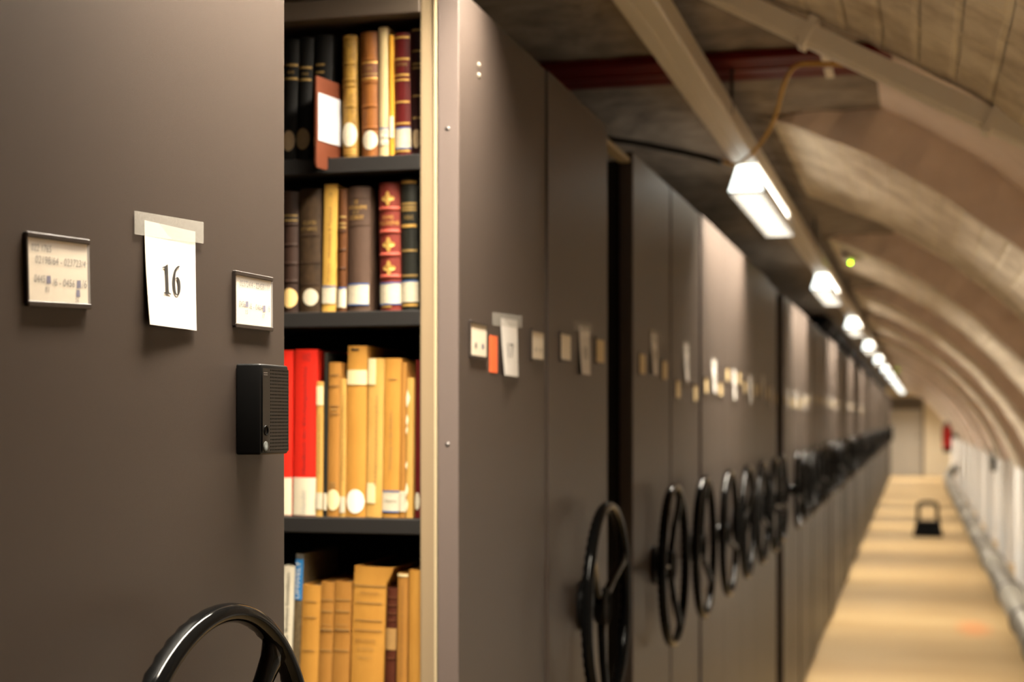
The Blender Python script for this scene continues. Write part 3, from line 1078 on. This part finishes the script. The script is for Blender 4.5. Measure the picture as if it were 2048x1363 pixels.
# brown placeholder board standing askew in the row
ph = thing('shelf_marker', 'brown card marker with white slip jutting out of the top shelf', 'marker')
X0, zt0 = SH(631, 151, 1.978)
X1 = X0 + .0125; Ya, Yb = 1.978, 2.046
zb = SHELF_TOPS[0] + .0005
_, zl = SH(636, 334, 1.978)
mb = MB()
e = Vector((Yb - Ya, -(X1 - X0), 0)).normalized() * .0015
def bp(t, z, s_):
    return (X0 + (X1 - X0) * t + s_ * e.x, Ya + (Yb - Ya) * t + s_ * e.y, z)
ring = [(0, zt0), (1, zt0), (1, zb), (.42, zb), (.42, zl + .002), (.36, zl), (.03, zl), (0, zl + .006)]
n = len(ring)
mb.v = [bp(t, z_, -1) for t, z_ in ring] + [bp(t, z_, 1) for t, z_ in ring]
mb.f = [tuple(range(n)), tuple(range(2 * n - 1, n - 1, -1))] + [(i, (i + 1) % n, (i + 1) % n + n, i + n) for i in range(n)]
mb.build('board', bk('brown_board', (.085, .022, .009), (.06, .015, .006), .5, 40), ph)
_, za = SH(633, 184, 1.978); _, zc = SH(632, 279, 1.978)
mb = MB()
mb.v = [bp(t, z_, s_) for s_ in (1.3, 1.9) for t, z_ in ((.05, za), (1.02, za), (1.02, zc), (.05, zc))]
mb.f = [(0, 1, 2, 3), (7, 6, 5, 4), (0, 4, 5, 1), (1, 5, 6, 2), (2, 6, 7, 3), (3, 7, 4, 0)]
mb.build('slip', mat('white_slip', (.32, .315, .325), .6, noise=(120, .12, (.5, .5, .5))), ph)

# ---- second shelf
b = Book('dark brown leather book at the panel edge on the second shelf', (562, 594), (562, 595), 383, 1, DBR, bulge=.005)
b.ribs([449, 490, 527, 563], DBR, 3.0).block(428, 444, bk('black_title', (.03, .02, .014))).bands([431, 441], DGOLD, 1.2).label(577, 615, mat('gold_tan_label', (.68, .46, .18), .6), 'oval', (.05, .98))
b = Book('wide mottled brown book with round white label', (597, 640), (596, 642), 378, 1, MOT, bulge=.004)
b.text('LE LATIN', 442, 449, DGOLD, (.2, .8)).text('ET GREC', 455, 461, DGOLD, (.12, .85)).label(578, 611, LABELM, 'oval', (.2, .9)).bands([470, 525, 568], bk('dark_rule', (.05, .03, .018)), 1.5)
b = Book('thin yellow book with black lettering running up the spine', (643, 670), (648, 675), 369, 1, YEL, bulge=.002)
b.text('Praxis', 527, 562, BRT, (.42, .62), True).text('Humanitas & Tausend', 415, 514, BRT, (.4, .64), True).text('XI', 385, 393, BRT, (.4, .65)).label(573, 607, LABELM, 'rect', (0, 1), 1)
b = Book('narrow chestnut book with ribs between yellow and taupe books', (673, 691), (676, 692), 378, 1, CHB, bulge=.003)
b.ribs([463, 500, 537], bk('dark_band', (.06, .025, .01)), 2.4).bands([434, 447, 455], DGOLD, 1.8).label(576, 615, LABELM, 'rect', (0, 1), 1)
b = Book('taupe cloth book with gold title lines and blue-edged label', (693, 738), (693, 738), 374, 1, TAU, bulge=.006, t=.004)
b.text('LE', 400, 407, GOLD, (.38, .52)).text('SOCIALISME', 411, 418, GOLD, (.06, .88)).text('ET', 422, 428, DGOLD, (.3, .58)).text('LE DROIT', 431, 439, GOLD, (.12, .76)).bands([394, 449], bk('tau_rule', (.10, .06, .04)), 1.2, (0, 1)).label(568, 609, LABELM, 'rect', (.0, .95), 2)
b = Book('red leather book with gold ornaments between raised bands', (758, 800), (754, 796), 366, 1, RLE, bulge=.007)
b.ribs([417, 463, 509, 553], bk('light_red_leather', (.42, .085, .055)), 4.2).ornament(397).ornament(489).ornament(536).text('OEUVRES', 431, 438, GOLD, (.22, .75)).text('PHILOSOPHIE', 442, 450, GOLD, (.04, .98)).label(566, 608, LABELM, 'rect', (.0, 1), 2).bands([613], GOLD, 1.6, (.1, .6))
b = Book('black book with gold bands against the beige upright', (802, 836), (798, 834), 357, 1, GRB, bulge=.005)
b.bands([364], GOLD, 3).bands([406, 414, 419], DGOLD, 2.0).text('KLEINE', 426, 421, DGOLD, (.1, .2)) if False else b.bands([364], GOLD, 3).bands([407, 414, 420], DGOLD, 2.2)
b.text('WERKE', 431, 439, DGOLD, (.22, .78)).bands([450, 453], GOLD, 1.6).bands([501, 551], DGOLD, 2.2).label(562, 604, LABELM, 'rect', (0, 1), 1).bands([610], GOLD, 2.5)

# ---- third shelf
b = Book('red jacketed volume half hidden behind the black sensor box', (552, 582), (555, 585), 701, 2, RED, bulge=.002, d=.17)
b.block(955, 1034, WHJ, 'white_foot')
b = Book('tall red handbook of church history with white foot', (585, 630.5), (586, 637), 699, 2, RED, bulge=.003, d=.17)
b.block(955, 1034, WHJ, 'white_foot').text('Handbuch der Kirchengeschichte', 733, 948, REDT, (.42, .64), True).text('VI/2', 707, 722, REDT, (.38, .72)).text('Herder', 978, 1026, mat('grey_print', (.45, .42, .36), .6), (.36, .6), True)
b = Book('short thin yellow book beside the tall red handbook', (631, 645), (633, 647), 763, 2, TAN3)
b.label(772, 810, TAPEP).text('Eine Geschichte der Literatur', 828, 948, BRT, (.4, .62), True).label(985, 1018, LABELM)
b = Book('thin black book between short yellow and tan books', (646, 653), (648, 655), 705, 2, GRB)
b.label(986, 1020, LABELM)
b = Book('tan paper book with printed rules and round cream label', (653, 678), (655, 684), 725, 2, TAN, bulge=.002)
b.bands([750, 772, 812, 828], BRT, 1.1, (.15, .85)).bands([819], BRT2, 1.2, (.25, .75)).label(979, 1020, mat('cream_round_label', (.75, .62, .34), .6), 'oval', (-.02, 1.02)).bands([966, 972], BRT2, 1.2, (.2, .7))
b = Book('thin striped paper book with brown lettering up the spine', (679, 690), (681, 692), 757, 2, TAN3)
b.text('Die Philosophie der Griechen im Altertum', 790, 960, BRT, (.45, .85), True).label(993, 1025, LABELM)
b = Book('widest tan book with pale paper tape near its head', (691, 730), (692, 736), 692, 2, TAN2, bulge=.003, d=.17)
b.block(740, 769, TAPEP, 'paper_tape', (0, 1), .0008).label(979, 1026, mat('white_round_label', (.86, .80, .66), .6), 'oval', (.02, .95)).bands([699], INK, 1.8, (.2, .6))
b = Book('pale yellow book with torn head and faded lettering', (731, 763), (737, 768), 717, 2, TAN3, bulge=.002)
b.block(717, 769, TAPEP, 'paper_tape', (0, .5), .0008).text('Religionsphilosophie', 790, 970, BRT2, (.5, .72), True).label(966, 1006, TAPEP, 'rect', (.05, .6))
b = Book('gold-tan book with blue-edged label on the third shelf', (764, 797), (768, 804), 717, 2, TAN2, bulge=.002)
b.text('Einleitung in das Studium', 821, 938, BRT2, (.36, .6), True).bands([758], BRT2, 1, (.25, .75)).label(982, 1023, LABELM, 'rect', (0, 1), 2).text('TEXTE', 1000, 1005, PENCIL, (.15, .85))
b = Book('narrow tan book right of the blue-labelled one', (798, 810), (801, 814), 725, 2, TAN)
b.label(982, 1023, LABELM)
b = Book('tattered thin book with torn white paper edge', (811, 825), (815, 827), 755, 2, TAN3)
for yv, q in ((797, 6), (840, 4), (860, 3), (930, 3), (980, 5), (1010, 5)):
    zz = b.z(yv); r_ = q * b.dc / F
    p_ = MB()
    p_.add([(-b.w * .5 + .001, -.0012, zz + 3 * r_), (-b.w * .5 + r_ * 1.2, -.0014, zz + r_ * .6), (-b.w * .5 + r_, -.0014, zz - r_ * .8), (-b.w * .5 + .0007, -.0012, zz - 3 * r_), (-b.w * .5 - .0005, -.0006, zz)], [(0, 1, 2, 3, 4)])
    p_.build('torn_paper', mat('torn_paper', (.8, .72, .5), .7), b.o)
b = Book('dark red book against the beige upright on the third shelf', (829, 850), (832, 853), 720, 2, MAR, bulge=.002)
b.label(985, 1019, LABELM, 'oval', (.0, .7))

# ---- fourth shelf
b = Book('white-spined book with bold black lettering at the panel edge', (556, 579), (567, 590), 1132, 3, WSP)
b.text('Brynhaus Simmelbaum', 1145, 1262, INK, (.33, .72), True).text('Etwas', 1270, 1310, INK, (.38, .66), True)
b = Book('tall book with blue upper spine and white capitals', (579, 594), (591, 609), 1108, 3, GRY)
b.block(1118, 1199, BLU, 'blue_panel').text('UMWELT', 1122, 1196, mat('pale_print', (.7, .68, .6), .6), (.15, .66), True).block(1108, 1117, GREYB, 'grey_head')
b = Book('plain yellow paper book on the fourth shelf', (595, 632), (606, 640), 1170, 3, TAN2, bulge=.003, d=.17)
b.bands([1202, 1234, 1300], BRT2, .8, (.15, .8))
b = Book('first of two matching tan volumes with printed rules', (633, 660), (641, 669), 1164, 3, TAN, bulge=.002, d=.17, group=None)
b.bands([1199, 1222, 1258, 1300], BRT2, 1.0, (.08, .92)).bands([1260], BRT, 1.2, (.05, .95)).text('WERKE', 1247, 1251, BRT2, (.15, .85))
b = Book('second of two matching tan volumes, beside the widest book', (661, 694), (670, 703), 1163, 3, TAN, bulge=.002, d=.17)
b.bands([1199, 1222, 1258, 1300], BRT2, 1.0, (.08, .92)).bands([1260], BRT, 1.2, (.05, .95)).text('WERKE', 1247, 1251, BRT2, (.15, .85))
b = Book('thick tan paper book with flared torn head', (697, 763), (705, 774), 1133, 3, TAN2, bulge=.004, d=.18,
         levels=lambda h: [(0, 1, 0), (h * .80, 1, 0), (h * .885, 1, .000), (h * .94, 1.1, .003), (h, 1.2, .0055)])
b.bands([1171], BRT2, 1.0, (.02, .98)).text('RELIGION', 1183, 1188, BRT, (.25, .8)).bands([1205, 1240, 1260], BRT2, .9, (.1, .9)).text('GESCHICHTE', 1278, 1284, BRT, (.12, .75)).text('ALTERTUM', 1295, 1300, BRT2, (.2, .7)).text('BAND II', 1313, 1317, BRT2, (.25, .65))
b = Book('dark red-brown leather book with tan patch', (766, 787), (774, 793), 1176, 3, bk('oxblood_leather', (.085, .022, .010), (.05, .012, .006), .7, 50), bulge=.003)
b.block(1256, 1299, bk('tan_patch', (.40, .23, .08)), 'tan_patch').bands([1194, 1210, 1226, 1240, 1316], bk('ox_rule', (.13, .045, .02)), 1.2, (.02, .98))
b = Book('tan paper book with lettering up the spine, second from upright', (791, 812), (795, 816), 1146, 3, TAN, bulge=.002)
b.text('Grundriss der Geschichte der Philosophie', 1172, 1350, BRT, (.42, .62), True).bands([1150], TAPEP, 2.5, (0, 1))
b = Book('bright yellow paper book touching the beige upright, fourth shelf', (815, 846), (822, 855), 1140, 3, TAN2, bulge=.003)

# ------------------------------------------------------------------ black sensor box on the near panel
Yn, ztop = PP(470.5, 727); _, zbot = PP(470.5, 909)
BW, BH, BT = .064, ztop - zbot, .0262
sb = thing('sensor_box', 'small black perforated sensor box on the near panel edge', 'sensor', (-.6, Yn, zbot))
MB().box(0.0003, BT - .0012, 0, BW, 0, BH, .0022, 3).build('housing', BLACKM, sb, radians(40))
def grille():
    mb = MB()
    x1, x0 = BT, BT - .0014
    ya, yb, za, zb = .0185, BW - .002, .0025, BH - .004
    nc, nr = 13, 24
    cw, ch = (yb - ya) / nc, (zb - za) / nr
    for i in range(nc):
        for j in range(nr):
            a, b_, c, d = ya + i * cw, ya + (i + 1) * cw, za + j * ch, za + (j + 1) * ch
            my, mz, r = (a + b_) / 2, (c + d) / 2, min(cw, ch) * .30
            sq = [(a, c), (my, c), (b_, c), (b_, mz), (b_, d), (my, d), (a, d), (a, mz)]
            hole = [(my + r * cos(t), mz + r * sin(t)) for t in [-3 * pi / 4, -pi / 2, -pi / 4, 0, pi / 4, pi / 2, 3 * pi / 4, pi]]
            v = [(x1, *p) for p in sq] + [(x1, *p) for p in hole] + [(x0, *p) for p in hole]
            f = [(k, (k + 1) % 8, 8 + (k + 1) % 8, 8 + k) for k in range(8)]
            f += [(8 + k, 8 + (k + 1) % 8, 16 + (k + 1) % 8, 16 + k) for k in range(8)] + [tuple(range(16, 24))]
            mb.add(v, f)
    # plain margin left of the holes
    for (a, b_, c, d) in ((.002, ya, za, zb),):
        mb.add([(x1, a, c), (x1, b_, c), (x1, b_, d), (x1, a, d)], [(0, 1, 2, 3)])
    return mb
me = bpy.data.meshes.new('grille')
g = grille(); me.from_pydata(g.v, [], g.f); me.materials.append(mat('grille_black', (.012, .010, .008), .35, 0, .3))
link('grille', me, sb)
zc = BH * (1180 - 1090) / 1025
MB().lathe([(0, 0), (.0050, 0), (.0050, .0004), (.0046, .0006), (0, .0006)], 'x', 24, (BT, .0085, zc)).build('sensor_lens', mat('pale_lens', (.06, .064, .06), .7, 0, .15), sb, True)
zc = BH * (1180 - 905) / 1025
MB().lathe([(.0038, 0), (.0048, 0), (.0048, .0008), (.0043, .0010), (.0038, .0008), (.0038, 0)], 'x', 24, (BT, .0088, zc)).build('button_ring', BLACKG, sb, True)
MB().lathe([(0, .0001), (.0037, .0001), (.003, .0003), (0, .0004)], 'x', 20, (BT, .0088, zc)).build('button', BLACKG, sb, True)
vm = MB()
for j in range(2):
    for i in range(4):
        vm.box(BT, BT + .0003, .0045 + i * .0022, .0052 + i * .0022, BH - .0085 - j * .0018, BH - .0078 - j * .0018)
vm.build('indicator_dots', mat('pale_dots', (.3, .28, .26), .4), sb)

# ------------------------------------------------------------------ gap details, cables, beam, conduit
gt = thing('stop_bar', 'short beige stop bar across the top of the tall dark gap', 'bar', (-.6, 3.043, 2.04))
MB().box(-.03, -.005, .002, .298, .012, .022, .002).build('bar', mat('dull_beige', (.26, .20, .11), .5), gt)
MB().box(-.05, -.008, .002, .05, -.02, .011, .002).build('bracket', BLACKR, gt)

BMZ = CAM_H + .862
bm_ = thing('steel_beam', 'dark red painted steel beam crossing under the vault', 'beam', (0, 3.825, BMZ))
MB().box(-2.75, -.02, -.122, .122, 0, .020, .002).build('flange', REDB, bm_)
MB().box(-2.75, -.02, -.012, .012, -.004, 0).build('lit_line', mat('red_lit_line', (.14, .012, .005), .5), bm_)  # brighter red strip paints a lit line along the flange
MB().box(-.215, -.195, -.13, .13, -.003, .021).build('strap', CONDM, bm_)

def arc_pts(R, ya, th0, th1, n):
    return [(VC + R * cos(th0 + (th1 - th0) * i / n), ya, VH + R * sin(th0 + (th1 - th0) * i / n)) for i in range(n + 1)]
cd = thing('cable_conduit', 'white cable conduit clipped along the edge of the near vault', 'conduit', (0, 3.03, 0))
A_ = Vector((SH(1330, -62, 3.03)[0], 0, SH(1330, -62, 3.03)[1])); B_ = Vector((SH(2230, 358, 3.03)[0], 0, SH(2230, 358, 3.03)[1]))
du = (B_ - A_).normalized(); dn = Vector((du.z, 0, -du.x))      # dn points down and away from the vault
if dn.z > 0: dn = -dn
mb = MB()
for q in (A_, B_):
    for n_, yy in ((-.020, -.024), (.014, -.024), (.020, -.016), (.020, .016), (.014, .024), (-.020, .024)):
        p = q + dn * n_
        mb.v.append((p.x, yy, p.z))
mb.f = [(k, (k + 1) % 6, (k + 1) % 6 + 6, k + 6) for k in range(6)] + [tuple(range(6)), tuple(range(6, 12))]
mb.build('conduit', CONDM, cd)
for px, py in ((1620, 60), (1985, 238), (2300, 430)):
    X, zz = SH(px, py, 3.03)
    q = A_ + du * (Vector((X, 0, zz)) - A_).dot(du)
    mb = MB()
    for t in (-.008, .008):
        for n_, yy in ((-.034, -.030), (.026, -.030), (.026, .030), (-.034, .030)):
            p = q + du * t + dn * n_
            mb.v.append((p.x, yy, p.z))
    mb.f = [(0, 1, 2, 3), (7, 6, 5, 4), (0, 4, 5, 1), (1, 5, 6, 2), (2, 6, 7, 3), (3, 7, 4, 0)]
    mb.build('clip', CONDM, cd)

def curve_pts(P, n=8):
    P = [Vector(p) for p in P]
    out = []
    for i in range(len(P) - 1):
        p0, p1, p2, p3 = P[max(i - 1, 0)], P[i], P[i + 1], P[min(i + 2, len(P) - 1)]
        for k in range(n):
            t = k / n
            out.append(.5 * (2 * p1 + (p2 - p0) * t + (2 * p0 - 5 * p1 + 4 * p2 - p3) * t * t + (3 * p1 - p0 - 3 * p2 + p3) * t ** 3))
    return out + [P[-1]]
def at(x, y, Z):
    X, zz = SH(x, y, Z)
    return (X, Z, zz)
oc = MB().tube(curve_pts([at(1765, 143, 3.69), at(1700, 130, 3.69), at(1630, 127, 3.69), at(1590, 133, 3.70), at(1568, 170, 3.82), at(1548, 240, 4.0), at(1518, 290, 4.15),
                          at(1478, 327, 4.23), at(1446, 322, 4.25)]), .0048, 8)
tag(oc.build('orange_cable', ORCAB, None, True), 'orange cable hanging from the red beam and looped under the track', 'cable')
dc = MB().tube(curve_pts([at(1442, 324, 4.26), at(1400, 312, 4.28), at(1330, 297, 4.3), at(1262, 284, 4.33), at(1100, 262, 4.4)]), .008, 8)
tag(dc.build('dark_cable', DKCAB, None, True), 'dark cable slung from the track to above the shelving units', 'cable')

# dark ventilation pipe above the far shelving
vp = thing('ventilation_pipe', 'dark pipe running above the far shelving units', 'pipe', (-.74, 13.2, CAM_H + .80))
MB().tube([(0, 0, 0), (0, 27, 0)], .065, 16).build('duct', mat('dark_duct', (.012, .013, .015), .5), vp, True)
for k in range(5):
    MB().tube([(0, .3 + k * 3, 0), (0, .38 + k * 3, 0)], .072, 16).build('duct_collar', mat('blue_grey_collar', (.16, .16, .19), .4), vp, True)
    yy = .34 + k * 3
    MB().tube([(0, yy, .06), (0, yy, FLAT + .01 - CAM_H - .80)], .006, 8).build('hanger', DKCAB, vp)

# smoke detectors with green lights
for k, (yy, e_) in enumerate(((7.9, 30), (24.2, 9))):
    x_ = -.30 if k == 0 else -.235
    zc = VH + sqrt(R_RIB ** 2 - (x_ - VC) ** 2)
    d = thing('smoke_detector', ['smoke detector with bright green light under the second rib', 'distant smoke detector with a faint green light'][k], 'detector', (x_, yy, zc))
    MB().lathe([(0, .012), (.055, .012), (.055, -.012), (.048, -.03), (.02, -.045), (0, -.047)], 'z', 24).build('housing', mat('detector_white', (.55, .48, .44), .5), d, radians(40))
    MB().lathe([(0, -.006), (.004, -.004), (.005, 0), (.004, .004), (0, .006)], 'z', 10, (-.01, -.03, -.05)).build('green_light', mat('green_led_%d' % k, (.1, .4, 0), .4, emit=((.38, .80, .0), e_)), d, True)

# ------------------------------------------------------------------ right side of the aisle
px_, pr_ = .727, .098
pipe = thing('floor_pipe', 'long grey metal pipe lying along the foot of the right wall', 'pipe', (px_, 1.0, .118))
MB().tube([(0, 0, 0), (0, 33.5, 0)], pr_, 24).build('pipe', PIPEM, pipe, True)
MB().tube(curve_pts([(0, 33.5, 0), (0, 33.9, .02), (0, 34.1, .12), (.1, 34.15, .28), (.25, 34.15, .34)]), pr_, 20).build('elbow', PIPEM, pipe, True)
k = 0
for yy in (5.2, 8.6, 9.9, 11.6, 14.4, 17.2, 20.0, 22.8, 25.6, 28.4, 31.2):
    MB().tube([(0, yy, 0), (0, yy + .10, 0)], pr_ + .012, 24).build('collar', COLLAR, pipe, True)
    MB().box(-.05, .05, yy + .01, yy + .09, -.117, -.08).build('support', COLLAR, pipe)

# black step stool standing on the floor
sx, sy = .165, 20.35
ss = thing('step_stool', 'black step stool with hoop handle standing in the aisle', 'stool', (sx, sy, 0))
w0, w1_, hh = .185, .150, .17
mb = MB()
mb.add([(-w0, -.16, 0), (w0, -.16, 0), (w0, .16, 0), (-w0, .16, 0), (-w1_, -.12, hh), (w1_, -.12, hh), (w1_, .12, hh), (-w1_, .12, hh)],
       [(0, 1, 2, 3), (4, 7, 6, 5), (0, 4, 5, 1), (1, 5, 6, 2), (2, 6, 7, 3), (3, 7, 4, 0)])
mb.build('body', BLACKR, ss)
MB().box(-w1_ - .01, w1_ + .01, -.13, .13, hh, hh + .02, .004).build('tread', BLACKR, ss)
mb = MB().tube(curve_pts([(-.118, .10, hh), (-.118, .10, .36), (-.10, .10, .405), (-.05, .10, .42), (.05, .10, .42), (.10, .10, .405), (.118, .10, .36), (.118, .10, hh)], 6), .026, 10)
mb.build('handle', mat('stool_handle', (.004, .004, .0035), .5, 0, .15), ss, True)

# red fire extinguisher on the right wall
fe = thing('fire_extinguisher', 'red fire extinguisher hung on the white wall near the corridor end', 'extinguisher', (.668, 33.6, .80))
MB().lathe([(0, 0), (.085, 0), (.095, .02), (.095, .09), (.09, .1), (0, .1)], 'z', 20).build('foot', BLACKM, fe, radians(40))
MB().lathe([(0, .1), (.095, .1), (.095, .46), (.085, .52), (.05, .56), (.03, .58), (0, .58)], 'z', 20).build('cylinder', FIRER, fe, radians(40))
MB().lathe([(0, .58), (.03, .58), (.03, .63), (0, .64)], 'z', 12).build('valve', BLACKM, fe, radians(40))
MB().box(-.012, .012, -.1, .03, .63, .66, .004).build('lever', BLACKM, fe)
MB().tube(curve_pts([(0, -.03, .61), (-.07, -.09, .58), (-.1, -.08, .4), (-.09, -.05, .2)]), .011, 8).build('hose', BLACKM, fe, True)
MB().box(.09, .21, -.05, .05, .3, .4).build('wall_bracket', BLACKM, fe)

# slim dark fitting on the right wall
wf = thing('wall_fitting', 'slim dark fitting hanging on the white wall right of the pipe', 'fitting', (.86, 18.3, .90))
MB().box(-.02, .04, -.03, .03, 0, .16, .005).build('box', mat('dark_grey_box', (.05, .05, .045), .5), wf)
MB().box(-.015, .03, -.02, .02, .19, .31, .005).build('box', mat('dark_grey_box', (.05, .05, .045), .5), wf)
MB().tube([(0, 0, .15), (.005, 0, .2), (-.015, 0, .36)], .008, 8).build('cable', DKCAB, wf, True)
